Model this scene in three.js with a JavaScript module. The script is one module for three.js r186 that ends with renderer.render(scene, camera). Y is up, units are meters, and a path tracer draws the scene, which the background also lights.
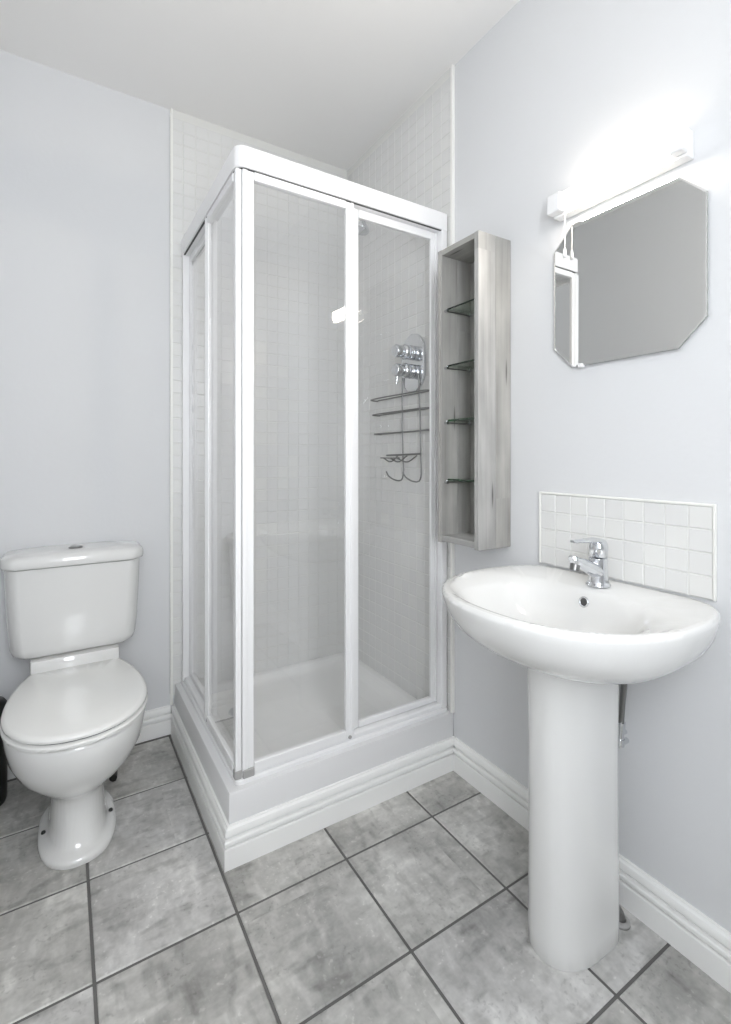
import * as THREE from 'three';
import { RoundedBoxGeometry } from 'three/addons/geometries/RoundedBoxGeometry.js';
import { mergeGeometries, mergeVertices, toCreasedNormals } from 'three/addons/utils/BufferGeometryUtils.js';
import { RectAreaLightUniformsLib } from 'three/addons/lights/RectAreaLightUniformsLib.js';
import { ImprovedNoise } from 'three/addons/math/ImprovedNoise.js';

// ---------------------------------------------------------------- camera, light, exposure
const W = 731, H = 1024, FOCAL = 496.037, PX = 378.24, PY = 456.75, YAW = 0.567;
const scene = new THREE.Scene();
const camera = new THREE.PerspectiveCamera(2 * Math.atan(H / 2 / FOCAL) * 180 / Math.PI, W / H, 0.03, 40);
camera.position.set(-1.2785, 1.2, 2.3093);
camera.rotation.y = -YAW;
camera.setViewOffset(W, H, W / 2 - PX, H / 2 - PY, W, H);      // shifted lens: level camera
camera.updateProjectionMatrix();
scene.add(camera);

const renderer = new THREE.WebGLRenderer();
renderer.toneMapping = THREE.LinearToneMapping;
renderer.toneMappingExposure = 1.26;
renderer.shadowMap.enabled = true;
RectAreaLightUniformsLib.init();

const SKY = new THREE.Color().setRGB(0.92, 0.952, 1.0);
scene.background = SKY.clone().multiplyScalar(4);
// daylight through the window in the wall behind the camera
const WIN = { x0: -1.55, x1: -0.95, y0: 0.90, y1: 2.40 };
const LEFT = -1.59, NEAR = 2.80, CEIL = 2.712, T = 0.12;
const daylight = new THREE.RectAreaLight(SKY, 7.4, WIN.x1 - WIN.x0 - 0.1, WIN.y1 - WIN.y0 - 0.1);
daylight.name = 'window_daylight';
daylight.position.set((WIN.x0 + WIN.x1) / 2, (WIN.y0 + WIN.y1) / 2, NEAR + 0.015);
daylight.lookAt((WIN.x0 + WIN.x1) / 2, (WIN.y0 + WIN.y1) / 2, 0);
scene.add(daylight);
const LAMP = { power: 85, up: 11, down: 44, glow: 1.8 };

// ---------------------------------------------------------------- helpers
const noise = new ImprovedNoise();
let seed = 12345;
const rnd = () => { seed = (seed * 1664525 + 1013904223) >>> 0; return seed / 4294967296; };
const taken = new Map(), origin = new Map();
function numbered(n) { const k = taken.get(n) || 0; taken.set(n, k + 1); return k ? n + '_' + String(k).padStart(3, '0') : n; }
const off = o => origin.get(o) || [0, 0, 0];
function thing(name, label, category, pos, group) {
  const g = new THREE.Group(); g.name = numbered(name); g.position.set(...pos); origin.set(g, pos);
  g.userData = { label, category }; if (group) g.userData.group = group;
  scene.add(g); return g;
}
// geometry is given in room coordinates; it is shifted to its thing's base here
function part(name, geo, mat, parent) {
  const p = off(parent); geo.translate(-p[0], -p[1], -p[2]);
  const m = new THREE.Mesh(geo, mat); m.name = name; m.castShadow = m.receiveShadow = true;
  origin.set(m, p); parent.add(m); return m;
}
function struct(name, geo, mat, label) {
  const m = new THREE.Mesh(geo, mat); m.name = name; m.castShadow = m.receiveShadow = true;
  m.userData = { kind: 'structure' }; if (label) { m.userData.label = label; m.userData.category = 'room'; }
  scene.add(m); return m;
}
function bx(x0, x1, y0, y1, z0, z1, r = 0.002) {
  const w = x1 - x0, h = y1 - y0, d = z1 - z0;
  const g = r > 0 ? new RoundedBoxGeometry(w, h, d, 2, Math.min(r, w / 2.01, h / 2.01, d / 2.01)) : new THREE.BoxGeometry(w, h, d);
  g.translate((x0 + x1) / 2, (y0 + y1) / 2, (z0 + z1) / 2); return g;
}
const plain = g => { const n = g.index ? g.toNonIndexed() : g; for (const k of Object.keys(n.attributes)) if (!['position', 'normal', 'uv'].includes(k)) n.deleteAttribute(k); return n; };
const merge = a => mergeGeometries(a.map(plain));
function smooth(g, deg = 40) { return toCreasedNormals(mergeVertices(g, 1e-6), deg * Math.PI / 180); }
// rings of equal length -> surface; closed around each ring; caps optional
function loft(rings, capA = true, capB = true, deg = 40) {
  const n = rings[0].length, pos = [], idx = [];
  for (const r of rings) for (const p of r) pos.push(p[0], p[1], p[2]);
  for (let i = 0; i < rings.length - 1; i++) for (let j = 0; j < n; j++) {
    const a = i * n + j, b = i * n + (j + 1) % n, c = a + n, d = b + n; idx.push(a, c, b, b, c, d);
  }
  const cap = (ring, flip) => {
    const base = pos.length / 3, c = [0, 0, 0];
    for (const p of ring) for (let k = 0; k < 3; k++) c[k] += p[k] / n;
    pos.push(...c); for (const p of ring) pos.push(...p);
    for (let j = 0; j < n; j++) { const a = base + 1 + j, b = base + 1 + (j + 1) % n; flip ? idx.push(base, b, a) : idx.push(base, a, b); }
  };
  if (capA) cap(rings[0], false); if (capB) cap(rings[rings.length - 1], true);
  let g = new THREE.BufferGeometry(); g.setAttribute('position', new THREE.Float32BufferAttribute(pos, 3)); g.setIndex(idx);
  const uv = []; for (let i = 0; i < pos.length; i += 3) uv.push(pos[i] + pos[i + 2] * 0.7, pos[i + 1]);
  g.setAttribute('uv', new THREE.Float32BufferAttribute(uv, 2));
  g.deleteAttribute('uv'); g = mergeVertices(g, 1e-6); g.computeVertexNormals(); g = toCreasedNormals(g, deg * Math.PI / 180);
  g.setAttribute('uv', new THREE.Float32BufferAttribute(new Float32Array(g.attributes.position.count * 2), 2));
  return g;
}
// superellipse ring in plan; front (+z for axis 'z') and back radii differ
function plan(cx, cz, w, front, back, y, n = 2, nb = n, N = 64) {
  const r = [];
  for (let i = 0; i < N; i++) {
    const a = i / N * Math.PI * 2, c = Math.cos(a), s = Math.sin(a), e = s >= 0 ? n : nb;
    r.push([cx + w * Math.sign(c) * Math.abs(c) ** (2 / e), y, cz + (s >= 0 ? front : back) * Math.sign(s) * Math.abs(s) ** (2 / e)]);
  }
  return r;
}
function even(ring, N) {                                  // closed ring resampled to N evenly spaced points
  const L = [0]; for (let i = 0; i < ring.length; i++) { const a = ring[i], b = ring[(i + 1) % ring.length]; L.push(L[i] + Math.hypot(b[0] - a[0], b[1] - a[1], b[2] - a[2])); }
  const out = []; let k = 0;
  for (let i = 0; i < N; i++) { const d = i / N * L[ring.length]; while (L[k + 1] < d) k++; const t = (d - L[k]) / (L[k + 1] - L[k] || 1), a = ring[k], b = ring[(k + 1) % ring.length]; out.push([0, 1, 2].map(j => a[j] + (b[j] - a[j]) * t)); }
  return out;
}
function polar(ring, cx, cz, N) {                         // star-shaped ring resampled at even angles about (cx, cz)
  const P = ring.map(p => [Math.atan2(p[2] - cz, p[0] - cx), p]).sort((a, b) => a[0] - b[0]), n = P.length, out = []; let k = 0;
  for (let i = 0; i < N; i++) { const a = -Math.PI + (i + 0.5) / N * Math.PI * 2; while (k < n && P[k][0] < a) k++;
    const q = P[k % n], p = P[(k + n - 1) % n]; let d = q[0] - p[0], e = a - p[0]; if (d <= 0) d += Math.PI * 2; if (e < 0) e += Math.PI * 2; const t = Math.min(1, e / (d || 1));
    out.push([0, 1, 2].map(j => p[1][j] + (q[1][j] - p[1][j]) * t)); }
  return out;
}
function rrect(x0, x1, z0, z1, rad, y, seg = 6) {        // rounded rectangle ring, plan view
  const r = [], cs = [[x1 - rad, z1 - rad, 0], [x0 + rad, z1 - rad, 1], [x0 + rad, z0 + rad, 2], [x1 - rad, z0 + rad, 3]];
  for (const [cx, cz, q] of cs) for (let i = 0; i <= seg; i++) { const a = (q + i / seg) * Math.PI / 2; r.push([cx + rad * Math.cos(a), y, cz + rad * Math.sin(a)]); }
  return r;
}
function tube(pts, r, seg = 24, rs = 10) {
  return new THREE.TubeGeometry(new THREE.CatmullRomCurve3(pts.map(p => new THREE.Vector3(...p)), false, 'centripetal'), seg, r, rs, false);
}
function rod(a, b, r0, r1 = r0, rs = 24) {
  const A = new THREE.Vector3(...a), B = new THREE.Vector3(...b), d = B.clone().sub(A), g = new THREE.CylinderGeometry(r1, r0, d.length(), rs);
  g.applyQuaternion(new THREE.Quaternion().setFromUnitVectors(new THREE.Vector3(0, 1, 0), d.normalize()));
  g.translate((a[0] + b[0]) / 2, (a[1] + b[1]) / 2, (a[2] + b[2]) / 2); return g;
}
function lathe(profile, seg = 40) { return new THREE.LatheGeometry(profile.map(p => new THREE.Vector2(...p)), seg); }
// profile [out, y] swept along a plan path [[x, z] ...]; out is to the right of travel when side = 1; mitred
function sweep(profile, path, side = 1, deg = 24) {
  const rings = path.map((p, i) => {
    const a = path[Math.max(0, i - 1)], b = path[Math.min(path.length - 1, i + 1)];
    const dir = (u, v) => { const x = v[0] - u[0], z = v[1] - u[1], l = Math.hypot(x, z); return [x / l, z / l]; };
    const d0 = i ? dir(a, p) : dir(p, b), d1 = i < path.length - 1 ? dir(p, b) : dir(a, p);
    const n0 = [-d0[1] * side, d0[0] * side], n1 = [-d1[1] * side, d1[0] * side];
    let m = [n0[0] + n1[0], n0[1] + n1[1]]; const l = Math.hypot(...m); m = [m[0] / l, m[1] / l];
    const k = 1 / (m[0] * n0[0] + m[1] * n0[1]);
    return profile.map(([o, y]) => [p[0] + m[0] * o * k, y, p[1] + m[1] * o * k]);
  });
  return loft(rings, true, true, deg);
}

// ---------------------------------------------------------------- textures and materials
function dataTex(n, fn, srgb) {
  const d = new Uint8Array(n * n * 4);
  for (let j = 0; j < n; j++) for (let i = 0; i < n; i++) { const c = fn(i / n, j / n), k = (j * n + i) * 4; d[k] = c[0]; d[k + 1] = c[1]; d[k + 2] = c[2]; d[k + 3] = 255; }
  const t = new THREE.DataTexture(d, n, n); t.wrapS = t.wrapT = THREE.RepeatWrapping; t.magFilter = THREE.LinearFilter; t.minFilter = THREE.LinearMipmapLinearFilter; t.generateMipmaps = true;
  if (srgb) t.colorSpace = THREE.SRGBColorSpace; t.needsUpdate = true; return t;
}
function fbm(x, y, z, o = 4) { let s = 0, a = 0.5; for (let i = 0; i < o; i++) { s += a * noise.noise(x, y, z + i * 7.3); x *= 2.03; y *= 2.03; a *= 0.5; } return s; }
const cl = v => Math.max(0, Math.min(255, v));
const mixc = (a, b, t) => a + (b - a) * Math.max(0, Math.min(1, t));
// glazed stone-look floor tile: cloudy grey with pale smears, dark stains and pits
const stoneFn = (u, v) => {
  const x = u * 4, y = v * 4;                                    // 4 tiles' worth of surface on a side
  const wx = fbm(x * 2.2, y * 2.2, 3) * 0.35, wy = fbm(x * 2.2 + 9, y * 2.2, 5) * 0.35;
  const cloud = fbm(x * 1.5 + wx, y * 1.5 + wy, 1, 6);
  const brush = fbm(x * 3 + wx * 2, y * 9 + wy * 2, 11, 4), brush2 = fbm(x * 10 + wx * 2, y * 3.2 + wy * 2, 17, 4);
  const mott = fbm(x * 12, y * 12, 41, 5), fine = fbm(x * 34, y * 34, 21, 3), pit = fbm(x * 30, y * 30, 31, 3), zone = fbm(x * 2.5 + 4, y * 2.5, 51, 3);
  let g = 188 + cloud * 70 + Math.max(0, brush) * 52 - Math.max(0, brush2 - 0.03) * 78 + mott * 24 + fine * 12;
  if (zone > 0.08 && pit > 0.16) g -= 16 * Math.min(1, (pit - 0.16) * 9);
  if (zone < -0.10 && pit < -0.2) g += 18 * Math.min(1, (-pit - 0.2) * 9);
  return [cl(g + 1), cl(g), cl(g - 3)];
};
const stoneTex = dataTex(1024, stoneFn, true);
const stoneBump = dataTex(512, (u, v) => { const g = 128 + fbm(u * 40, v * 40, 2, 4) * 90 + fbm(u * 8, v * 8, 4, 3) * 90; return [cl(g), cl(g), cl(g)]; });
const woodFn = (u, v) => {                                        // grey-washed pine, grain along v
  const w = fbm(u * 3, v * 1.2, 4, 3) * 0.35, r = fbm((u + w * 0.2) * 16, v * 1.1, 2, 4), k = fbm(u * 4, v * 1.6, 9, 3), f = fbm(u * 90, v * 5, 6, 2), patch = fbm(u * 5, v * 6, 14, 4);
  let g = 172 + r * 24 + k * 34 + f * 11 + patch * 26;
  for (const [a, b] of [[0.22, 0.2], [0.71, 0.42], [0.45, 0.77], [0.86, 0.9]]) { const d = Math.hypot((u - a) * 30, (v - b) * 10); if (d < 0.5) g -= 85 * (1 - d / 0.5); }
  return [cl(g), cl(g - 1), cl(g - 4)];
};
const woodTex = dataTex(512, woodFn, true);
const wallBump = dataTex(512, (u, v) => { const g = 128 + fbm(u * 60, v * 60, 2, 3) * 120; return [cl(g), cl(g), cl(g)]; });

const std = (o) => new THREE.MeshPhysicalMaterial(o);
const M = {
  wall: std({ color: '#dddedf', roughness: 0.75, bumpMap: wallBump, bumpScale: 0.0004 }),
  ceiling: std({ color: '#f4f3f1', roughness: 0.9 }),
  gloss: std({ color: '#f6f6f4', roughness: 0.32 }),              // painted skirting
  plinth: std({ color: '#e2e2e2', roughness: 0.35 }),
  ceramic: std({ color: '#e6e6e4', roughness: 0.10, clearcoat: 0.6, clearcoatRoughness: 0.03 }),
  seat: std({ color: '#efefec', roughness: 0.16 }),
  acrylic: std({ color: '#f4f4f2', roughness: 0.22 }),
  tile: [0, 1, 2].map(i => std({ color: ['#e3e3e1', '#e5e5e2', '#e2e2e0'][i], roughness: 0.22 })),
  tileGrout: std({ color: '#e1e1dd', roughness: 0.9 }),
  trim: std({ color: '#f1f1ec', roughness: 0.3 }),
  alu: std({ color: '#f0f0f0', roughness: 0.28 }),
  glass: std({ color: '#ffffff', roughness: 0.0, transmission: 1, thickness: 0, ior: 1.5 }),
  glassShelf: std({ color: '#f2faf3', roughness: 0.0, transmission: 1, thickness: 0.006, ior: 1.5, attenuationColor: new THREE.Color('#7cc48d'), attenuationDistance: 0.16 }),
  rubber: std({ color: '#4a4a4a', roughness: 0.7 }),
  grey: std({ color: '#a9a8a6', roughness: 0.5 }),
  chrome: std({ color: '#dfe1e4', roughness: 0.08, metalness: 1 }),
  steel: std({ color: '#8d8d8c', roughness: 0.3, metalness: 1 }),
  copper: std({ color: '#b5694a', roughness: 0.35, metalness: 1 }),
  mirror: std({ color: '#e6e7e6', roughness: 0.0, metalness: 1 }),
  mirrorEdge: std({ color: '#b9bdb8', roughness: 0.15, metalness: 0.6 }),
  grout: std({ color: '#6c6b69', roughness: 0.95 }),
  dark: std({ color: '#1b1d1b', roughness: 0.35 }),
  hole: std({ color: '#4a4a4a', roughness: 0.8 }),
  lampBody: std({ color: '#f2f2f2', roughness: 0.35 }),
  diffuser: std({ color: '#ffffff', roughness: 0.5, emissive: new THREE.Color('#fff6ea'), emissiveIntensity: LAMP.glow }),
  upvc: std({ color: '#f2f2f2', roughness: 0.35 }),
};
M.stone = [0, 1, 2].map(i => std({ color: ['#ffffff', '#f4f4f2', '#fafaf8'][i], map: stoneTex, roughness: 0.42, bumpMap: stoneBump, bumpScale: 0.0015 }));
M.wood = [0, 1, 2].map(i => std({ color: ['#ffffff', '#f2f1ee', '#e9e8e6'][i], map: woodTex, roughness: 0.6, bumpMap: woodTex, bumpScale: 0.0006 }));

// ---------------------------------------------------------------- room shell
const TX = -0.866, TZ = 0.846, TRIMX = -0.8825, TRIMZ = 0.8638;   // shower plinth and the skirting around it
const uvWorld = (g, s = 1) => { const p = g.attributes.position, n = g.attributes.normal, uv = new Float32Array(p.count * 2);
  for (let i = 0; i < p.count; i++) { const ax = Math.abs(n.getX(i)), ay = Math.abs(n.getY(i)), az = Math.abs(n.getZ(i));
    const q = ay > ax && ay > az ? [p.getX(i), p.getZ(i)] : ax > az ? [p.getZ(i), p.getY(i)] : [p.getX(i), p.getY(i)]; uv[i * 2] = q[0] * s; uv[i * 2 + 1] = q[1] * s; }
  g.setAttribute('uv', new THREE.BufferAttribute(uv, 2)); return g; };
const wallBack = struct('wall_back', uvWorld(bx(LEFT - T, T, -T, CEIL + T, -T, 0, 0)), M.wall);
const wallRight = struct('wall_right', uvWorld(bx(0, T, -T, CEIL + T, 0, NEAR + T, 0)), M.wall);
struct('wall_left', uvWorld(bx(LEFT - T, LEFT, -T, CEIL + T, 0, NEAR + T, 0)), M.wall);
struct('wall_front', uvWorld(merge([
  bx(LEFT, WIN.x0, 0, CEIL, NEAR, NEAR + T, 0), bx(WIN.x1, 0, 0, CEIL, NEAR, NEAR + T, 0),
  bx(WIN.x0, WIN.x1, 0, WIN.y0, NEAR, NEAR + T, 0), bx(WIN.x0, WIN.x1, WIN.y1, CEIL, NEAR, NEAR + T, 0)])), M.wall);
struct('ceiling', bx(LEFT, 0, CEIL, CEIL + T, 0, NEAR + T, 0), M.ceiling);
{ // window behind the camera
  const f = 0.05, z0 = NEAR + 0.04, z1 = NEAR + 0.10;
  const w = struct('window_1', merge([bx(WIN.x0, WIN.x0 + f, WIN.y0, WIN.y1, z0, z1), bx(WIN.x1 - f, WIN.x1, WIN.y0, WIN.y1, z0, z1),
    bx(WIN.x0 + f, WIN.x1 - f, WIN.y0, WIN.y0 + f, z0, z1), bx(WIN.x0 + f, WIN.x1 - f, WIN.y1 - f, WIN.y1, z0, z1)]), M.upvc);
  part('pane', bx(WIN.x0 + f, WIN.x1 - f, WIN.y0 + f, WIN.y1 - f, z0 + 0.025, z0 + 0.031, 0), M.glass, w);
}

// floor: grout bed and single tiles
const S = 0.3271, GX = -0.2356, GZ = 1.0079, JOINT = 0.0075;
const floor = struct('floor', bx(LEFT, 0, -T, -0.003, 0, NEAR + T, 0), M.grout);
function bevelSlab(x0, x1, z0, z1, y0, y1, b) {
  return loft([rrect(x0, x1, z0, z1, 0.001, y0, 1), rrect(x0, x1, z0, z1, 0.001, y1 - b, 1), rrect(x0 + b, x1 - b, z0 + b, z1 - b, 0.001, y1, 1)], false, true, 20);
}
for (let i = -1; i < 6; i++) for (let j = -4; j < 6; j++) {
  const x1 = Math.min(0, GX - i * S) - JOINT / 2, x0 = Math.max(LEFT, GX - (i + 1) * S) + JOINT / 2;
  const z0 = Math.max(0, GZ + j * S) + JOINT / 2, z1 = Math.min(NEAR, GZ + (j + 1) * S) - JOINT / 2;
  if (x1 - x0 < 0.02 || z1 - z0 < 0.02) continue;
  const g = bevelSlab(x0, x1, z0, z1, -0.012, (rnd() - 0.5) * 0.0008, 0.0022), p = g.attributes.position, uv = g.attributes.uv;
  const ou = rnd(), ov = rnd(), q = Math.floor(rnd() * 4), cx = GX - (i + 0.5) * S, cz = GZ + (j + 0.5) * S;
  for (let k = 0; k < p.count; k++) {
    let a = (p.getX(k) - cx) / S / 4, b = (p.getZ(k) - cz) / S / 4; for (let t = 0; t < q; t++) [a, b] = [-b, a];
    uv.setXY(k, a + ou, b + ov);
  }
  part('tile', g, M.stone[Math.floor(rnd() * 3)], floor);
}

// skirting
const SKIRT = [[0, 0], [0.018, 0], [0.018, 0.059], [0.0165, 0.0615], [0.0095, 0.0620], [0.0095, 0.0665], [0.0165, 0.0685], [0.0180, 0.0715], [0.0180, 0.0790], [0.0155, 0.0835], [0.0070, 0.0845], [0.0070, 0.0900], [0.0130, 0.0920], [0.0145, 0.0950], [0.0140, 0.1040], [0.0115, 0.1110], [0.0070, 0.1150], [0.0060, 0.1195], [0, 0.120]];
struct('baseboard_back', sweep(SKIRT, [[LEFT + 0.018, 0], [TRIMX, 0]], 1), M.gloss);
struct('baseboard_right', sweep(SKIRT, [[0, TRIMZ - 0.004], [0, NEAR]], 1), M.gloss);
struct('baseboard_left', sweep(SKIRT, [[LEFT, NEAR], [LEFT, 0]], 1), M.gloss);
struct('baseboard_front', sweep(SKIRT, [[-0.018, NEAR], [LEFT + 0.018, NEAR]], 1), M.gloss);
struct('trim_1', sweep(SKIRT, [[TX, 0.0], [TX, TZ], [-0.0, TZ]], 1), M.gloss, 'white moulded skirting wrapped around the shower plinth');

// ---------------------------------------------------------------- tiled linings
const TM = 0.0545, TT = 0.006;
function tileGeo(w, h) {                                           // faces +z, centred
  const b = 0.0016, x = w / 2, y = h / 2, pos = [], idx = [];
  const v = [[-x, -y, 0], [x, -y, 0], [x, y, 0], [-x, y, 0], [-x, -y, TT - b], [x, -y, TT - b], [x, y, TT - b], [-x, y, TT - b], [-x + b, -y + b, TT], [x - b, -y + b, TT], [x - b, y - b, TT], [-x + b, y - b, TT]];
  for (let r = 0; r < 2; r++) for (let k = 0; k < 4; k++) { const a = r * 4 + k, c = r * 4 + (k + 1) % 4; idx.push(a, c, a + 4, c, c + 4, a + 4); }
  idx.push(8, 9, 10, 8, 10, 11);
  let g = new THREE.BufferGeometry(); g.setAttribute('position', new THREE.Float32BufferAttribute(v.flat(), 3)); g.setIndex(idx);
  g = g.toNonIndexed(); g.computeVertexNormals(); g.setAttribute('uv', new THREE.Float32BufferAttribute(new Float32Array(g.attributes.position.count * 2), 2)); return g;
}
const TG = tileGeo(TM - 0.0022, TM - 0.0022);
const camRight = new THREE.Vector3(Math.cos(YAW), 0, Math.sin(YAW)), camFwd = new THREE.Vector3(Math.sin(YAW), 0, -Math.cos(YAW));
function facing(p, n) { const d = p.clone().sub(camera.position), l = d.length(); return -d.dot(n) / (l * l * l); }
function lining(parent, along, y0, y1, out, rot) {                 // along: list of centres on the wall; out: grout bed thickness
  const spots = [];
  for (const [x, z] of along) for (let y = y0 + TM / 2; y < y1 - TM / 3; y += TM) spots.push([x, y, z]);
  const n = new THREE.Vector3(Math.sin(rot), 0, Math.cos(rot));
  spots.sort((a, b) => facing(new THREE.Vector3(...b), n) - facing(new THREE.Vector3(...a), n));
  const rest = [];
  spots.forEach((s, i) => {
    const jit = [(rnd() - 0.5) * 0.006, (rnd() - 0.5) * 0.006];
    if (i < 290) {
      const m = new THREE.Mesh(TG, M.tile[i % 3]); m.name = 'tile'; m.position.set(...s); m.rotation.set(jit[0], rot + jit[1], 0, 'YXZ'); m.castShadow = m.receiveShadow = true; parent.add(m);
    } else { const g = TG.clone(); g.applyMatrix4(new THREE.Matrix4().compose(new THREE.Vector3(...s), new THREE.Quaternion().setFromEuler(new THREE.Euler(jit[0], rot + jit[1], 0, 'YXZ')), new THREE.Vector3(1, 1, 1))); rest.push(g); }
  });
  if (rest.length) { const r = new THREE.Mesh(mergeGeometries(rest), M.tile[0]); r.name = 'far_tiles'; r.userData = { kind: 'stuff' }; r.castShadow = r.receiveShadow = true; parent.add(r); }
}
const GB = 0.008;                                                  // adhesive and grout bed
{
  const cols = []; for (let k = 0; k < 16; k++) cols.push([-GB - TT - TM * (k + 0.5), GB - 0.0045]);
  part('grout_bed', bx(-0.874, -0.0, 0.16, CEIL, -0.001, GB, 0), M.tileGrout, wallBack);
  lining(wallBack, cols, 0.17, CEIL, GB, 0);
  part('tile_trim', bx(-0.884, -0.8735, 0.1215, CEIL, -0.001, GB + TT, 0.002), M.trim, wallBack);
  const rows = []; for (let k = 0; k < 15; k++) rows.push([-GB + 0.0045, GB + TT + TM * (k + 0.5) + 0.005]);
  part('grout_bed', bx(-GB, 0.001, 0.16, CEIL, 0.0, 0.842, 0), M.tileGrout, wallRight);
  lining(wallRight, rows, 0.17, CEIL, GB, -Math.PI / 2);
  part('tile_trim', bx(-GB - TT, 0.001, 0.212, CEIL, 0.842, 0.852, 0.002), M.trim, wallRight);
}

// ---------------------------------------------------------------- shower tray, plinth
const CURB = 0.21;
{
  const t = thing('shower_tray', 'white shower tray with boxed plinth inside the glass corner cubicle', 'shower tray', [-0.43, 0, 0.42]);
  const wdt = 0.075;
  part('plinth', loft([rrect(TX, -0.001, 0.001, TZ, 0.004, 0.0005), rrect(TX, -0.001, 0.001, TZ, 0.004, CURB - 0.006), rrect(TX + 0.002, -0.001, 0.001, TZ - 0.002, 0.004, CURB - 0.0015), rrect(TX + 0.007, -0.001, 0.001, TZ - 0.007, 0.004, CURB),
    rrect(TX + wdt - 0.006, -0.001, 0.001, TZ - wdt + 0.006, 0.004, CURB), rrect(TX + wdt, -0.001, 0.001, TZ - wdt, 0.004, CURB - 0.006), rrect(TX + wdt, -0.001, 0.001, TZ - wdt, 0.004, 0.12)], true, true, 35), M.plinth, t);
  const a = [TX + wdt, -GB - 0.001, GB + 0.001, TZ - wdt];
  const ring = (i, rad, y) => rrect(a[0] + i, a[1] - i, a[2] + i, a[3] - i, rad, y, 10);
  part('basin', loft([ring(0, 0.004, 0.172), ring(0.028, 0.03, 0.172), ring(0.036, 0.04, 0.169), ring(0.045, 0.05, 0.158), ring(0.058, 0.07, 0.148), ring(0.085, 0.09, 0.143), ring(0.16, 0.12, 0.1405)], false, true, 60), M.acrylic, t);
  const d = part('drain', lathe([[0, 0.010], [0.030, 0.009], [0.040, 0.006], [0.043, 0], [0.0, 0]]).translate(-0.66, 0.141, 0.26), M.chrome, t);
}

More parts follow.
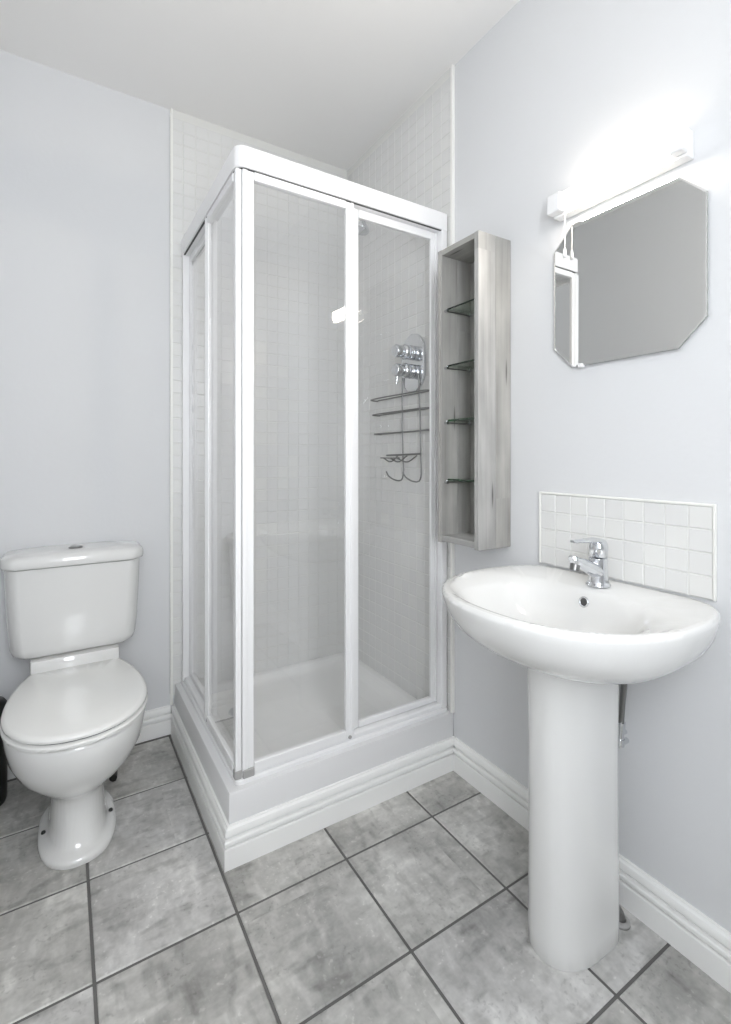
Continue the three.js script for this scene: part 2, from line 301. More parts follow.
// ---------------------------------------------------------------- shower enclosure
{
  const t = thing('shower_enclosure', 'white framed corner entry shower enclosure with clear sliding glass doors', 'shower enclosure', [-0.42, CURB, 0.40]);
  const OX = -0.840, OZ = 0.826, TOP = 2.146, HEAD = 2.078, BOT = CURB;
  const arc = (x, z, r, n = 8) => { const p = []; for (let i = 0; i <= n; i++) { const a = Math.PI + -i / n * Math.PI / 2; p.push([x + r + r * Math.cos(a), z - r + r * Math.sin(a)]); } return p; };
  const Lp = (x, z, r, end = 0) => [[x, GB + TT + 0.002], ...(r ? arc(x, z, r) : [[x, z]]), [-GB - TT - 0.002, z]];
  // inward is to the left of travel (toilet side, then towards the right wall)
  const head = part('head_rail', sweep([[0, HEAD], [0, TOP - 0.004], [-0.004, TOP], [-0.050, TOP], [-0.050, HEAD + 0.03], [-0.006, HEAD + 0.03], [-0.006, HEAD]].map(([o, y]) => [-o, y]), Lp(OX, OZ, 0.034), -1, 30), M.alu, t);
  part('track', sweep([[0.013, HEAD - 0.003], [0.013, HEAD + 0.028], [0.049, HEAD + 0.028], [0.049, HEAD - 0.003]], Lp(OX, OZ, 0.034), -1, 30), M.alu, head);
  part('seal', sweep([[0.0065, HEAD - 0.002], [0.0065, HEAD + 0.028], [0.0125, HEAD + 0.028], [0.0125, HEAD - 0.002]], Lp(OX, OZ, 0.034), -1, 30), M.rubber, head);
  const bot = part('bottom_rail', sweep([[0, BOT], [0, BOT + 0.010], [0.003, BOT + 0.014], [0.008, BOT + 0.014], [0.008, BOT + 0.028], [0.012, BOT + 0.032], [0.046, BOT + 0.032], [0.046, BOT]], Lp(OX, OZ, 0.02), -1, 30), M.alu, t);
  part('corner_cap', merge([bx(OX - 0.001, OX + 0.022, BOT + 0.014, BOT + 0.040, OZ - 0.030, OZ - 0.006, 0.004), bx(OX + 0.022, OX + 0.058, BOT + 0.014, BOT + 0.040, OZ - 0.022, OZ + 0.001, 0.004)]), M.grey, bot);
  const y0 = BOT + 0.034, y1 = HEAD - 0.004;
  // framed pane in a wall-parallel plane: axis 'x' (front) or 'z' (side); a..b along it, c0..c1 across
  function leaf(name, axis, a, b, c0, c1, sa, sb, st, sbm, ylo, yhi) {
    const B = (u0, u1, v0, v1, w0 = c0, w1 = c1, r = 0.003) => axis === 'x' ? bx(u0, u1, v0, v1, w0, w1, r) : bx(w0, w1, v0, v1, u0, u1, r);
    const m = part(name, B(a + sa, b - sb, ylo + sbm, yhi - st, (c0 + c1) / 2 - 0.0025, (c0 + c1) / 2 + 0.0025, 0), M.glass, t);
    part('stile', merge([B(a, a + sa * 0.45, ylo, yhi), B(a + sa * 0.40, a + sa, ylo, yhi, c0 + 0.003, c1 - 0.003)]), M.alu, m);
    part('stile', merge([B(b - sb * 0.45, b, ylo, yhi), B(b - sb, b - sb * 0.40, ylo, yhi, c0 + 0.003, c1 - 0.003)]), M.alu, m);
    part('top_bar', B(a + sa, b - sb, yhi - st, yhi), M.alu, m);
    part('bottom_bar', B(a + sa, b - sb, ylo, ylo + sbm), M.alu, m);
    return m;
  }
  leaf('sliding_door', 'x', -0.8185, -0.430, 0.801, 0.823, 0.036, 0.030, 0.026, 0.030, y0 - 0.012, y1);
  leaf('fixed_panel', 'x', -0.418, -0.042, 0.780, 0.797, 0.022, 0.030, 0.030, 0.022, y0, y1);
  leaf('sliding_door', 'z', 0.430, 0.8165, -0.838, -0.8195, 0.030, 0.034, 0.026, 0.030, y0 - 0.012, y1);
  leaf('fixed_panel', 'z', 0.040, 0.445, -0.812, -0.796, 0.026, 0.022, 0.030, 0.022, y0, y1);
  part('wall_profile', bx(-0.041, -GB - TT - 0.001, BOT + 0.016, HEAD + 0.02, 0.782, 0.824, 0.003), M.alu, t);
  part('wall_profile', bx(-0.838, -0.796, BOT + 0.016, HEAD + 0.02, GB + TT + 0.001, 0.039, 0.003), M.alu, t);
  // small dark rollers where the sliding doors end
  part('roller', rod([-0.446, BOT + 0.028, 0.800], [-0.446, BOT + 0.028, 0.824], 0.006), M.grey, t);
  part('roller', rod([-0.812, BOT + 0.028, 0.445], [-0.836, BOT + 0.028, 0.445], 0.006), M.grey, t);
}

// ---------------------------------------------------------------- shower fittings
const FACE = -GB - TT + 0.0015;                                    // tile face on the right wall
{
  const t = thing('shower_valve', 'chrome twin dial shower valve on an oval plate behind the glass', 'shower valve', [FACE, 1.598, 0.608]);
  const sh = new THREE.Shape(), w = 0.075, hh = 0.117; sh.absellipse(0, hh - w, w, w, 0, Math.PI); sh.absellipse(0, -hh + w, w, w, Math.PI, Math.PI * 2); sh.closePath();
  const g = new THREE.ExtrudeGeometry(sh, { depth: 0.004, bevelEnabled: true, bevelThickness: 0.005, bevelSize: 0.007, bevelSegments: 3, curveSegments: 24 });
  g.rotateY(-Math.PI / 2); g.translate(FACE - 0.004, 1.598, 0.608); part('plate', plain(g), M.chrome, t);
  for (const y of [1.641, 1.562]) {
    const k = lathe([[0, 0.0], [0.030, 0.0], [0.031, 0.016], [0.025, 0.018], [0.025, 0.026], [0.031, 0.029], [0.032, 0.046], [0.024, 0.050], [0.022, 0.056], [0.026, 0.062], [0.027, 0.088], [0.021, 0.096], [0, 0.097]], 32);
    g; k.rotateZ(Math.PI / 2); k.translate(FACE - 0.008, y, 0.608); part('dial', k, M.chrome, t);
  }
  part('lever', rod([FACE - 0.085, 1.552, 0.608], [FACE - 0.088, 1.505, 0.600], 0.009, 0.006), M.chrome, t);
}
{
  const t = thing('shower_caddy', 'wire shower caddy with two hooks hanging below the chrome valve', 'shower caddy', [FACE, 1.1, 0.60]);
  const X = FACE - 0.006, r = 0.0032;
  for (const z of [0.545, 0.672]) part('upright', tube([[X - 0.012, 1.545, z + 0.012 * (z < 0.6 ? 0 : -1)], [X - 0.012, 1.35, z], [X - 0.012, 1.205, z + 0.004], [X - 0.012, 1.12, z + 0.006], [X - 0.016, 1.098, z - 0.004], [X - 0.030, 1.097, z - 0.024], [X - 0.05, 1.115, z - 0.05], [X - 0.055, 1.135, z - 0.062]], r, 48, 8), M.steel, t);
  for (const [y, a, b] of [[1.462, 0.33, 0.735], [1.392, 0.345, 0.735], [1.303, 0.36, 0.745]]) {
    const f = part('shelf_wire', tube([[X - 0.002, y + 0.006, b], [X - 0.045, y + 0.003, b - 0.004], [X - 0.062, y, b - 0.05], [X - 0.062, y, a + 0.06], [X - 0.045, y, a + 0.01], [X - 0.002, y, a]], r, 48, 8), M.steel, t);
    part('back_wire', rod([X, y + 0.003, a], [X, y + 0.006, b], r, r, 8), M.steel, f);
  }
  part('soap_dish', merge([rod([X - 0.03, 1.206, 0.45], [X - 0.03, 1.212, 0.70], 0.0045, 0.0045, 8), ...[0, 1, 2].map(i => tube([[X - 0.004, 1.205, 0.50 + i * 0.07], [X - 0.05, 1.178, 0.51 + i * 0.06], [X - 0.095, 1.195, 0.52 + i * 0.05]], 0.003, 12, 6)), rod([X - 0.095, 1.195, 0.50], [X - 0.095, 1.195, 0.64], 0.003, 0.003, 8)]), M.steel, t);
}
{
  const t = thing('overhead_shower', 'small round shower head on a short arm high behind the glass', 'shower head', [FACE, 2.36, 0.30]);
  part('arm', tube([[FACE - 0.001, 2.36, 0.30], [FACE - 0.035, 2.36, 0.303], [FACE - 0.07, 2.335, 0.306], [FACE - 0.078, 2.31, 0.307]], 0.008, 20, 10), M.chrome, t);
  part('rose', lathe([[0, -0.030], [0.036, -0.030], [0.040, -0.024], [0.034, -0.010], [0.016, 0.010], [0.011, 0.028], [0, 0.03]], 32).rotateZ(-0.25).translate(FACE - 0.082, 2.285, 0.308), M.chrome, t);
}

// ---------------------------------------------------------------- toilet
const CX = -1.236;
{
  const t = thing('toilet', 'white close coupled toilet with closed lid against the back wall', 'toilet', [CX, 0, 0.42]);
  // [y, half width, z back, z middle, z front, exponent front, exponent back]
  const prof = [[0.0005, 0.106, 0.27, 0.44, 0.613, 2.3, 3], [0.010, 0.108, 0.268, 0.44, 0.617, 2.3, 3], [0.022, 0.106, 0.27, 0.44, 0.612, 2.3, 3], [0.026, 0.098, 0.27, 0.43, 0.600, 2.4, 3], [0.0285, 0.086, 0.27, 0.43, 0.586, 2.4, 3],
    [0.038, 0.080, 0.27, 0.42, 0.578, 2.5, 3], [0.07, 0.0765, 0.26, 0.41, 0.566, 2.5, 3], [0.12, 0.0755, 0.25, 0.40, 0.560, 2.4, 3], [0.155, 0.078, 0.23, 0.40, 0.563, 2.3, 3],
    [0.180, 0.088, 0.205, 0.40, 0.578, 2.2, 2.8], [0.202, 0.113, 0.185, 0.41, 0.604, 2.15, 2.7], [0.228, 0.141, 0.175, 0.42, 0.637, 2.1, 2.6], [0.265, 0.166, 0.17, 0.44, 0.672, 2.1, 2.5],
    [0.310, 0.183, 0.17, 0.45, 0.701, 2.1, 2.5], [0.355, 0.190, 0.17, 0.46, 0.716, 2.1, 2.5], [0.392, 0.193, 0.17, 0.465, 0.725, 2.1, 2.5], [0.402, 0.191, 0.171, 0.465, 0.722, 2.1, 2.5], [0.406, 0.185, 0.175, 0.465, 0.716, 2.1, 2.5]];
  const bowl = part('bowl', loft(prof.map(([y, w, b, m, f, n, nb]) => plan(CX, m, w, f - m, m - b, y, n, nb, 96)), true, true, 60), M.ceramic, t);
  part('shelf', loft([[0.28, 0.11, 0.03, 0.20], [0.34, 0.128, 0.02, 0.215], [0.40, 0.136, 0.015, 0.222], [0.46, 0.138, 0.015, 0.216], [0.478, 0.138, 0.015, 0.213], [0.4835, 0.137, 0.02, 0.210]].map(([y, w, a, b]) => rrect(CX - w, CX + w, a, b, 0.010, y)), true, true, 60), M.ceramic, bowl);
  for (const s of [-1, 1]) part('fixing_bolt', lathe([[0, 0.008], [0.005, 0.007], [0.0065, 0.003], [0.0065, 0], [0, 0]], 16).translate(CX + s * 0.0925, 0.0265, 0.445), M.dark, bowl);
  // seat and lid: D-shaped outlines
  const outline = (w, zf, zb, wb, y) => { const r = [], zc = 0.485, N = 200;
    for (let i = 0; i <= N; i++) { const a = i / N * Math.PI, c = Math.cos(a), s = Math.sin(a); r.push([CX + w * Math.sign(c) * Math.abs(c) ** (2 / 2.15), y, zc + (zf - zc) * Math.abs(s) ** (2 / 2.15)]); }
    const back = []; for (let i = 1; i <= 60; i++) { const k = i / 60, z = zc - (zc - zb) * k; back.push([w - (w - wb) * k ** 2.0 - 0.02 * Math.max(0, (k - 0.93) / 0.07) ** 3, z]); }
    for (const [x, z] of back) r.push([CX - x, y, z]);
    for (const [x, z] of back.slice().reverse()) r.push([CX + x, y, z]);
    return even(r, 120); };
  part('seat', loft([outline(0.190, 0.726, 0.20, 0.134, 0.408), outline(0.1955, 0.734, 0.198, 0.136, 0.4105), outline(0.1965, 0.736, 0.198, 0.136, 0.418), outline(0.1945, 0.733, 0.20, 0.135, 0.4215)], true, true, 60), M.seat, t);
  const lid = part('lid', loft([outline(0.1925, 0.7315, 0.20, 0.135, 0.4300), outline(0.1942, 0.7345, 0.198, 0.1365, 0.4318), outline(0.1945, 0.735, 0.197, 0.137, 0.4370), outline(0.192, 0.731, 0.20, 0.134, 0.4430), outline(0.182, 0.718, 0.208, 0.126, 0.4465), outline(0.10, 0.61, 0.30, 0.07, 0.4485), outline(0.03, 0.52, 0.44, 0.02, 0.449)], true, true, 60), M.seat, t);
  for (const s of [-1, 1]) part('hinge', rod([CX + s * 0.062, 0.432, 0.226], [CX + s * 0.098, 0.432, 0.226], 0.011), M.seat, lid);
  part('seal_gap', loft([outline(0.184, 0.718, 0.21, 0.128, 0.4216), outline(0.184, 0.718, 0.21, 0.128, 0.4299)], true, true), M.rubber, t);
  // cistern
  const cr = (w, zf, y, rad = 0.045) => { const r = rrect(CX - w, CX + w, 0.012, zf, rad, y, 8); return r.map(([x, yy, z]) => { const k = (x - CX) / w; return [x, yy, z > 0.08 ? z - 0.030 * k * k * k * k : z]; }); };
  const cis = part('cistern', loft([cr(0.165, 0.172, 0.484), cr(0.186, 0.187, 0.487), cr(0.196, 0.195, 0.496), cr(0.202, 0.199, 0.515), cr(0.208, 0.203, 0.58), cr(0.2135, 0.206, 0.70), cr(0.217, 0.208, 0.804)], true, true, 60), M.ceramic, t);
  const cl_ = part('cistern_lid', loft([cr(0.217, 0.211, 0.806), cr(0.226, 0.220, 0.809), cr(0.2285, 0.222, 0.818), cr(0.228, 0.2215, 0.834), cr(0.224, 0.217, 0.845), cr(0.213, 0.206, 0.852), cr(0.15, 0.15, 0.8555, 0.04), cr(0.05, 0.12, 0.856, 0.02)], true, true, 60), M.ceramic, t);
  part('flush_button', merge([lathe([[0, 0.007], [0.019, 0.0065], [0.023, 0.004], [0.024, 0], [0, 0]], 32).translate(CX, 0.8545, 0.105), bx(CX - 0.0008, CX + 0.0008, 0.859, 0.8622, 0.086, 0.124, 0)]), M.steel, cl_);
  // supply pipe and isolating valve behind the pedestal
  const sp = part('supply_pipe', tube([[CX + 0.128, 0.058, 0.0185], [CX + 0.126, 0.058, 0.12], [CX + 0.123, 0.054, 0.20], [CX + 0.118, 0.046, 0.255]], 0.0085, 24, 10), M.copper, t);
  part('isolating_valve', merge([rod([CX + 0.119, 0.048, 0.235], [CX + 0.112, 0.040, 0.285], 0.013), rod([CX + 0.116, 0.044, 0.258], [CX + 0.116, 0.016, 0.258], 0.009), rod([CX + 0.118, 0.050, 0.258], [CX + 0.118, 0.066, 0.256], 0.007)]), M.dark, sp);
}
{
  const bxp = -1.507, bz = 0.15;
  const t = thing('waste_bin', 'slim black bin half hidden at the left edge beside the toilet', 'bin', [bxp, 0, bz]);
  part('body', lathe([[0, 0], [0.055, 0], [0.062, 0.006], [0.066, 0.02], [0.069, 0.31], [0.0695, 0.315]], 48).translate(bxp, 0.0004, bz), M.dark, t);
  part('lid', lathe([[0.070, 0.316], [0.0715, 0.320], [0.0705, 0.335], [0.060, 0.352], [0.03, 0.362], [0, 0.364]], 48).translate(bxp, 0, bz), M.dark, t);
}

// ---------------------------------------------------------------- basin on its pedestal, tap, pipes
const BZ = 1.516, RIM = 0.862;
{
  const t = thing('wash_basin', 'white wall backed wash basin with wide oval rim below tiled splashback', 'basin', [-0.02, 0.55, BZ]);
  // outline in plan: front half superellipse, sides drawing in to the wall
  const N = 1200, XC = -0.225;
  const outline = (dep, hw, hwWall, back, y, n = 2.2) => { const r = [];
    for (let i = 0; i < N; i++) { const a = i / N * Math.PI * 2, c = Math.cos(a), s = Math.sin(a);      // c>0 towards the room (-x)
      if (c >= 0) r.push([XC - (dep + XC) * c ** (2 / n), y, BZ + hw * Math.sign(s) * Math.abs(s) ** (2 / n)]);
      else { const q = (-c) ** (2 / 5), e = Math.abs(s) ** (2 / 9); const x = XC + (-back - XC) * q; r.push([x, y, BZ + Math.sign(s) * e * (hw - (hw - hwWall) * q ** 2.4)]); } }
    return r; };
  const inner = (cx, a, b, y, n = 2.4, nb = 3) => { const r = []; for (let i = 0; i < N; i++) { const t0 = i / N * Math.PI * 2, c = Math.cos(t0), s = Math.sin(t0), e = c >= 0 ? n : nb; r.push([cx - a * Math.sign(c) * Math.abs(c) ** (2 / e), y, BZ + b * Math.sign(s) * Math.abs(s) ** (2 / e)]); } return r; };
  const dish = (cx, f, k, b, y, n = 2.3, nb = 3) => { const r = []; for (let i = 0; i < N; i++) { const t0 = i / N * Math.PI * 2, c = Math.cos(t0), s = Math.sin(t0), e = c >= 0 ? n : nb; r.push([cx - (c >= 0 ? f : k) * Math.sign(c) * Math.abs(c) ** (2 / e), y, BZ + b * Math.sign(s) * Math.abs(s) ** (2 / e)]); } return r; };
  const g = loft([
    outline(0.30, 0.10, 0.09, 0.002, 0.704), outline(0.345, 0.150, 0.14, 0.002, 0.710), outline(0.395, 0.205, 0.185, 0.002, 0.724), outline(0.437, 0.245, 0.218, 0.002, 0.745),
    outline(0.470, 0.276, 0.240, 0.002, 0.772), outline(0.492, 0.295, 0.254, 0.002, 0.804), outline(0.504, 0.3045, 0.260, 0.002, 0.834), outline(0.5075, 0.307, 0.262, 0.002, 0.848), outline(0.507, 0.3065, 0.262, 0.002, 0.854), outline(0.504, 0.304, 0.260, 0.003, RIM - 0.003), outline(0.499, 0.300, 0.256, 0.005, RIM - 0.0006), outline(0.494, 0.296, 0.252, 0.007, RIM),
    outline(0.484, 0.288, 0.245, 0.014, RIM - 0.001), dish(-0.30, 0.176, 0.172, 0.278, RIM - 0.004), dish(-0.30, 0.170, 0.166, 0.262, RIM - 0.010), dish(-0.30, 0.165, 0.161, 0.232, RIM - 0.020), dish(-0.30, 0.160, 0.157, 0.212, RIM - 0.032), dish(-0.30, 0.150, 0.149, 0.190, RIM - 0.060), dish(-0.298, 0.128, 0.130, 0.160, RIM - 0.09, 2.2, 2.6), dish(-0.292, 0.09, 0.09, 0.115, RIM - 0.112, 2, 2.2), dish(-0.288, 0.03, 0.03, 0.05, RIM - 0.122, 2, 2)].map(r => polar(r, -0.28, BZ, 240)), true, true, 80);
  const b = part('bowl', g, M.ceramic, t);
  const ov = part('overflow', new THREE.TorusGeometry(0.0115, 0.0026, 10, 28).rotateY(Math.PI / 2 - 0.0).rotateZ(-0.22).translate(-0.1455, RIM - 0.036, BZ), M.chrome, b);
  part('overflow_hole', rod([-0.138, RIM - 0.0375, BZ], [-0.1465, RIM - 0.0355, BZ], 0.0095), M.hole, ov);
  part('waste', lathe([[0, 0.004], [0.022, 0.003], [0.028, 0], [0, 0]], 28).translate(-0.288, RIM - 0.1215, BZ), M.chrome, b);
}
{
  const t = thing('basin_pedestal', 'tall white ceramic pedestal carrying the wash basin', 'pedestal', [-0.20, 0, BZ]);
  const ring = (front, hw, y) => { const r = [], N = 64; for (let i = 0; i < N; i++) { const a = i / N * Math.PI * 2, c = Math.cos(a), s = Math.sin(a); const e = c >= 0 ? 2.3 : 7, L = c >= 0 ? front - 0.19 : 0.19 - 0.105; r.push([-0.19 - L * Math.sign(c) * Math.abs(c) ** (2 / e), y, BZ + hw * Math.sign(s) * Math.abs(s) ** (2 / e)]); } return r; };
  part('column', loft([ring(0.314, 0.081, 0.0005), ring(0.317, 0.084, 0.008), ring(0.317, 0.084, 0.05), ring(0.316, 0.082, 0.25), ring(0.317, 0.081, 0.45), ring(0.320, 0.082, 0.60), ring(0.322, 0.083, 0.7025)], true, true, 50), M.ceramic, t);
}
{
  const t = thing('mixer_tap', 'chrome single lever mixer tap on the back edge of the basin', 'tap', [-0.088, RIM, BZ + 0.002]);
  const tz = BZ + 0.002, x0 = -0.088;
  const body = part('body', lathe([[0, 0], [0.030, 0], [0.031, 0.004], [0.028, 0.007], [0.0255, 0.012], [0.0235, 0.045], [0.0235, 0.072], [0.022, 0.074], [0, 0.075]], 36).translate(x0, RIM - 0.001, tz), M.chrome, t);
  const sp = [[-0.012, 0.030, 0.026, 0.018], [0.012, 0.038, 0.027, 0.0225], [0.035, 0.049, 0.0235, 0.021], [0.065, 0.062, 0.0185, 0.0185], [0.092, 0.0725, 0.0155, 0.0165], [0.104, 0.076, 0.0135, 0.0145], [0.109, 0.077, 0.009, 0.010]].map(([d, h, ry, rz]) => { const r = []; for (let i = 0; i < 24; i++) { const a = i / 24 * Math.PI * 2; r.push([x0 - d - 0.35 * ry * Math.sin(a), RIM + h + ry * Math.sin(a), tz + rz * Math.cos(a)]); } return r; });
  const s = part('spout', loft(sp, true, true, 50), M.chrome, t);
  part('aerator', rod([x0 - 0.094, RIM + 0.072, tz], [x0 - 0.099, RIM + 0.051, tz], 0.0125, 0.0120), M.steel, s);
  part('cartridge', lathe([[0, 0], [0.0235, 0], [0.0235, 0.026], [0.022, 0.036], [0.015, 0.044], [0, 0.046]], 36).rotateZ(-0.08).translate(x0, RIM + 0.075, tz), M.chrome, body);
  part('lever', loft([[0.012, 0.112, 0.010, 0.018], [-0.02, 0.120, 0.008, 0.016], [-0.06, 0.122, 0.0055, 0.013], [-0.10, 0.124, 0.0045, 0.0105], [-0.108, 0.1245, 0.003, 0.007]].map(([d, h, ry, rz]) => { const r = []; for (let i = 0; i < 20; i++) { const a = i / 20 * Math.PI * 2; r.push([x0 + d, RIM + h + ry * Math.sin(a), tz + rz * Math.cos(a)]); } return r; }), true, true, 50), M.chrome, t);
}
{
  const t = thing('supply_hose', 'braided supply hose and valve between pedestal and right wall', 'pipe', [-0.04, 0.44, 1.55]);
  part('hose', tube([[-0.050, 0.70, 1.568], [-0.044, 0.62, 1.564], [-0.036, 0.54, 1.552], [-0.034, 0.50, 1.548]], 0.008, 24, 12), M.steel, t);
  part('valve', merge([rod([-0.034, 0.500, 1.548], [-0.034, 0.478, 1.547], 0.012, 0.012, 8), rod([-0.034, 0.478, 1.547], [-0.034, 0.455, 1.546], 0.0095), rod([-0.034, 0.455, 1.546], [-0.034, 0.437, 1.545], 0.012, 0.012, 8), rod([-0.034, 0.467, 1.547], [-0.012, 0.467, 1.547], 0.006), rod([-0.034, 0.44, 1.545], [-0.002, 0.44, 1.545], 0.0075)]), M.chrome, t);
}
{
  const t = thing('floor_pipe', 'short dark pipe rising from the floor behind the pedestal', 'pipe', [-0.06, 0, 1.565]);
  part('pipe', tube([[-0.065, 0.0, 1.568], [-0.067, 0.022, 1.566], [-0.076, 0.042, 1.556], [-0.092, 0.055, 1.540]], 0.011, 20, 12), M.steel, t);
  part('collar', lathe([[0.012, 0], [0.022, 0], [0.021, 0.007], [0.012, 0.010]], 28).translate(-0.065, 0.0006, 1.568), M.grey, t);
}
{
  const t = thing('tiled_splashback', 'low splashback of small white square tiles behind the tap', 'splashback', [-0.001, RIM + 0.003, 1.51]);
  const z0 = 1.2665, ybot = RIM + 0.004, cols = 9, rows = 4;
  part('grout_bed', bx(-0.005, -0.0005, ybot, ybot + rows * TM, z0, z0 + cols * TM, 0), M.tileGrout, t);
  const o = off(t);
  for (let i = 0; i < cols; i++) for (let j = 0; j < rows; j++) {
    const m = new THREE.Mesh(TG, M.tile[(i * 2 + j) % 3]); m.name = 'tile'; m.castShadow = m.receiveShadow = true;
    m.position.set(-0.0012 - o[0], ybot + (j + 0.5) * TM - o[1], z0 + (i + 0.5) * TM - o[2]); m.rotation.set((rnd() - 0.5) * 0.006, -Math.PI / 2 + (rnd() - 0.5) * 0.006, 0, 'YXZ'); t.add(m);
  }
  part('edge_trim', merge([bx(-0.0105, -0.0005, ybot, ybot + rows * TM + 0.006, z0 - 0.006, z0, 0.002), bx(-0.0105, -0.0005, ybot, ybot + rows * TM + 0.006, z0 + cols * TM, z0 + cols * TM + 0.006, 0.002), bx(-0.0105, -0.0005, ybot + rows * TM, ybot + rows * TM + 0.006, z0, z0 + cols * TM, 0.002)]), M.trim, t);
}

// ---------------------------------------------------------------- wall cabinet
{
  const X0 = -0.150, Z0 = 0.931, Z1 = 1.137, Y0 = 0.897, Y1 = 1.930, th = 0.020;
  const t = thing('wall_cabinet', 'tall narrow open cabinet of grey washed wood with glass shelves', 'cabinet', [-0.001, Y0, (Z0 + Z1) / 2]);
  const wood = (g, k) => { const p = g.attributes.position, n = g.attributes.normal, uv = new Float32Array(p.count * 2), ou = rnd(), ov = rnd();
    for (let i = 0; i < p.count; i++) { const ax = Math.abs(n.getX(i)); uv[i * 2] = (ax > 0.7 ? p.getZ(i) : p.getX(i)) * 3.2 + ou; uv[i * 2 + 1] = p.getY(i) * 1.0 + ov; }
    g.setAttribute('uv', new THREE.BufferAttribute(uv, 2)); return g; };
  const woodH = (g) => { const p = g.attributes.position, uv = new Float32Array(p.count * 2), ou = rnd(); for (let i = 0; i < p.count; i++) { uv[i * 2] = p.getX(i) * 3.2 + ou + p.getY(i) * 3; uv[i * 2 + 1] = p.getZ(i) * 1.2; } g.setAttribute('uv', new THREE.BufferAttribute(uv, 2)); return g; };
  const xm = -0.072;
  const side = (a, b, k) => { const m = part('side_board', wood(bx(X0, xm - 0.0003, Y0, Y1, a, b, 0.002), 0), M.wood[k], t); part('side_board', wood(bx(xm + 0.0003, -0.0015, Y0, Y1, a, b, 0.002), 0), M.wood[(k + 1) % 3], t); return m; };
  side(Z0, Z0 + th, 1); side(Z1 - th, Z1, 0);
  part('top_board', woodH(bx(X0 + 0.001, -0.0015, Y1 - th, Y1 - 0.001, Z0 + th, Z1 - th, 0.0015)), M.wood[1], t);
  part('bottom_board', woodH(bx(X0 + 0.001, -0.0015, Y0 + 0.006, Y0 + 0.006 + th, Z0 + th, Z1 - th, 0.0015)), M.wood[0], t);
  part('back_board', wood(bx(-0.012, -0.002, Y0 + th, Y1 - th, Z0 + th, Z1 - th, 0.001)), M.wood[2], t);
  for (const y of [1.722, 1.520, 1.326, 1.116]) {
    const s = part('glass_shelf', bx(X0 + 0.028, -0.014, y, y + 0.006, Z0 + th + 0.001, Z1 - th - 0.001, 0.0012), M.glassShelf, t);
    for (const z of [Z0 + th, Z1 - th]) { const d = z < 1.03 ? 1 : -1;
      part('support_rod', rod([X0 + 0.012, y - 0.006, z + d * 0.006], [-0.016, y - 0.006, z + d * 0.006], 0.0022, 0.0022, 10), M.steel, s);
      for (const x of [X0 + 0.018, -0.022]) part('shelf_peg', merge([rod([x, y - 0.006, z], [x, y - 0.006, z + d * 0.014], 0.0055, 0.0055, 16), rod([x, y - 0.010, z + d * 0.010], [x, y + 0.001, z + d * 0.010], 0.004, 0.004, 12)]), M.chrome, s); }
  }
}

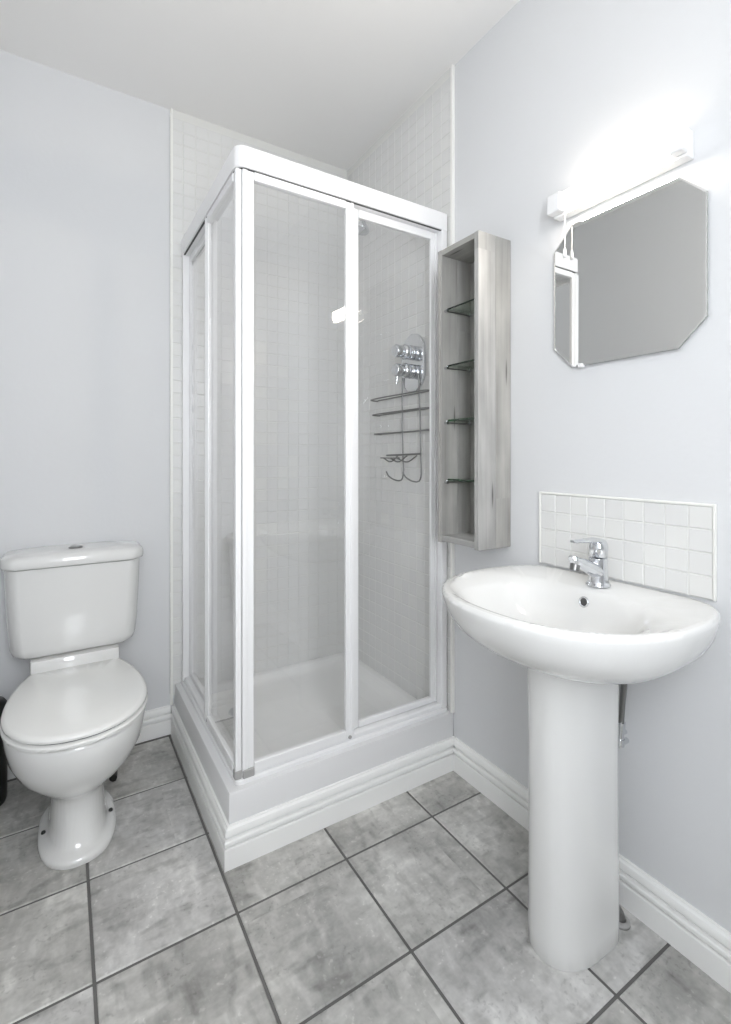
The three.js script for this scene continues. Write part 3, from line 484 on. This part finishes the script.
// ---------------------------------------------------------------- mirror and lamp
{
  const z0 = 1.321, z1 = 1.746, y0 = 1.464, y1 = 1.884, c = 0.064;
  const t = thing('wall_mirror', 'frameless mirror with clipped corners on the wall above the basin', 'mirror', [-0.002, y0, (z0 + z1) / 2]);
  const oct = (x, i) => [[z0 + c + i * 0.4, y0 + i], [z1 - c - i * 0.4, y0 + i], [z1 - i, y0 + c + i * 0.4], [z1 - i, y1 - c - i * 0.4], [z1 - c - i * 0.4, y1 - i], [z0 + c + i * 0.4, y1 - i], [z0 + i, y1 - c - i * 0.4], [z0 + i, y0 + c + i * 0.4]].map(([z, y]) => [x, y, z]).reverse();
  part('edge', loft([oct(-0.006, 0), oct(-0.013, 0)], true, false, 10), M.mirrorEdge, t);
  part('glass', loft([oct(-0.013, 0), oct(-0.0136, 0.004), oct(-0.01361, 0.008)], false, true, 3), M.mirror, t);
  for (const [z, y] of [[z0 + 0.092, y0 + 0.001]]) part('mirror_clip', bx(-0.019, -0.002, y - 0.006, y + 0.005, z - 0.007, z + 0.007, 0.002), M.lampBody, t);
}
{
  const z0 = 1.332, z1 = 1.716, y0 = 1.918, y1 = 1.974, D = 0.062;
  const t = thing('strip_light', 'lit white strip light with square end caps above the mirror', 'wall light', [-0.001, y0, (z0 + z1) / 2]);
  part('base', bx(-0.034, -0.001, y0 - 0.005, y1 + 0.007, z0 + 0.003, z1 - 0.003, 0.003), M.lampBody, t);
  const cap = s => bx(-D, -0.0345, y0, y1, s < 0 ? z0 : z1 - 0.032, s < 0 ? z0 + 0.046 : z1, 0.005);
  const capL = part('end_cap', cap(-1), M.lampBody, t); part('end_cap', cap(1), M.lampBody, t);
  part('diffuser', bx(-D + 0.004, -0.0342, y0 + 0.002, y1 - 0.002, z0 + 0.0462, z1 - 0.0322, 0.012), M.diffuser, t);
  const cord = part('pull_cord', tube([[-0.030, y0 - 0.004, z0 + 0.040], [-0.030, y0 - 0.05, z0 + 0.040], [-0.030, y0 - 0.105, z0 + 0.0395]], 0.0016, 16, 8), M.lampBody, t);
  part('cord_toggle', lathe([[0, 0], [0.0050, 0.001], [0.0056, 0.006], [0.0040, 0.024], [0.002, 0.028], [0, 0.028]], 16).translate(-0.030, y0 - 0.131, z0 + 0.0395), M.lampBody, cord);
  // the tube shines out of the front, the top and the bottom of its diffuser
  const zc = (z0 + z1) / 2 + 0.007, yc = (y0 + y1) / 2, xc = -0.0465, len = z1 - z0 - 0.09;
  for (const [power, x, y, dx, dy, w] of [[LAMP.power, -D + 0.002, yc, -1, 0, y1 - y0 - 0.012], [LAMP.up, xc, y1 - 0.0005, 0, 1, 0.020], [LAMP.down, xc, y0 + 0.0005, 0, -1, 0.020]]) {
    const l = new THREE.RectAreaLight(new THREE.Color('#fff4e6'), power, dx ? len : w, dx ? w : len);
    l.name = 'strip_light_glow'; l.position.set(x, y, zc);
    if (dx) l.lookAt(x - 1, y, zc); else l.rotation.set(dy > 0 ? Math.PI / 2 : -Math.PI / 2, 0, 0);
    scene.add(l);
  }
}

renderer.render(scene, camera);
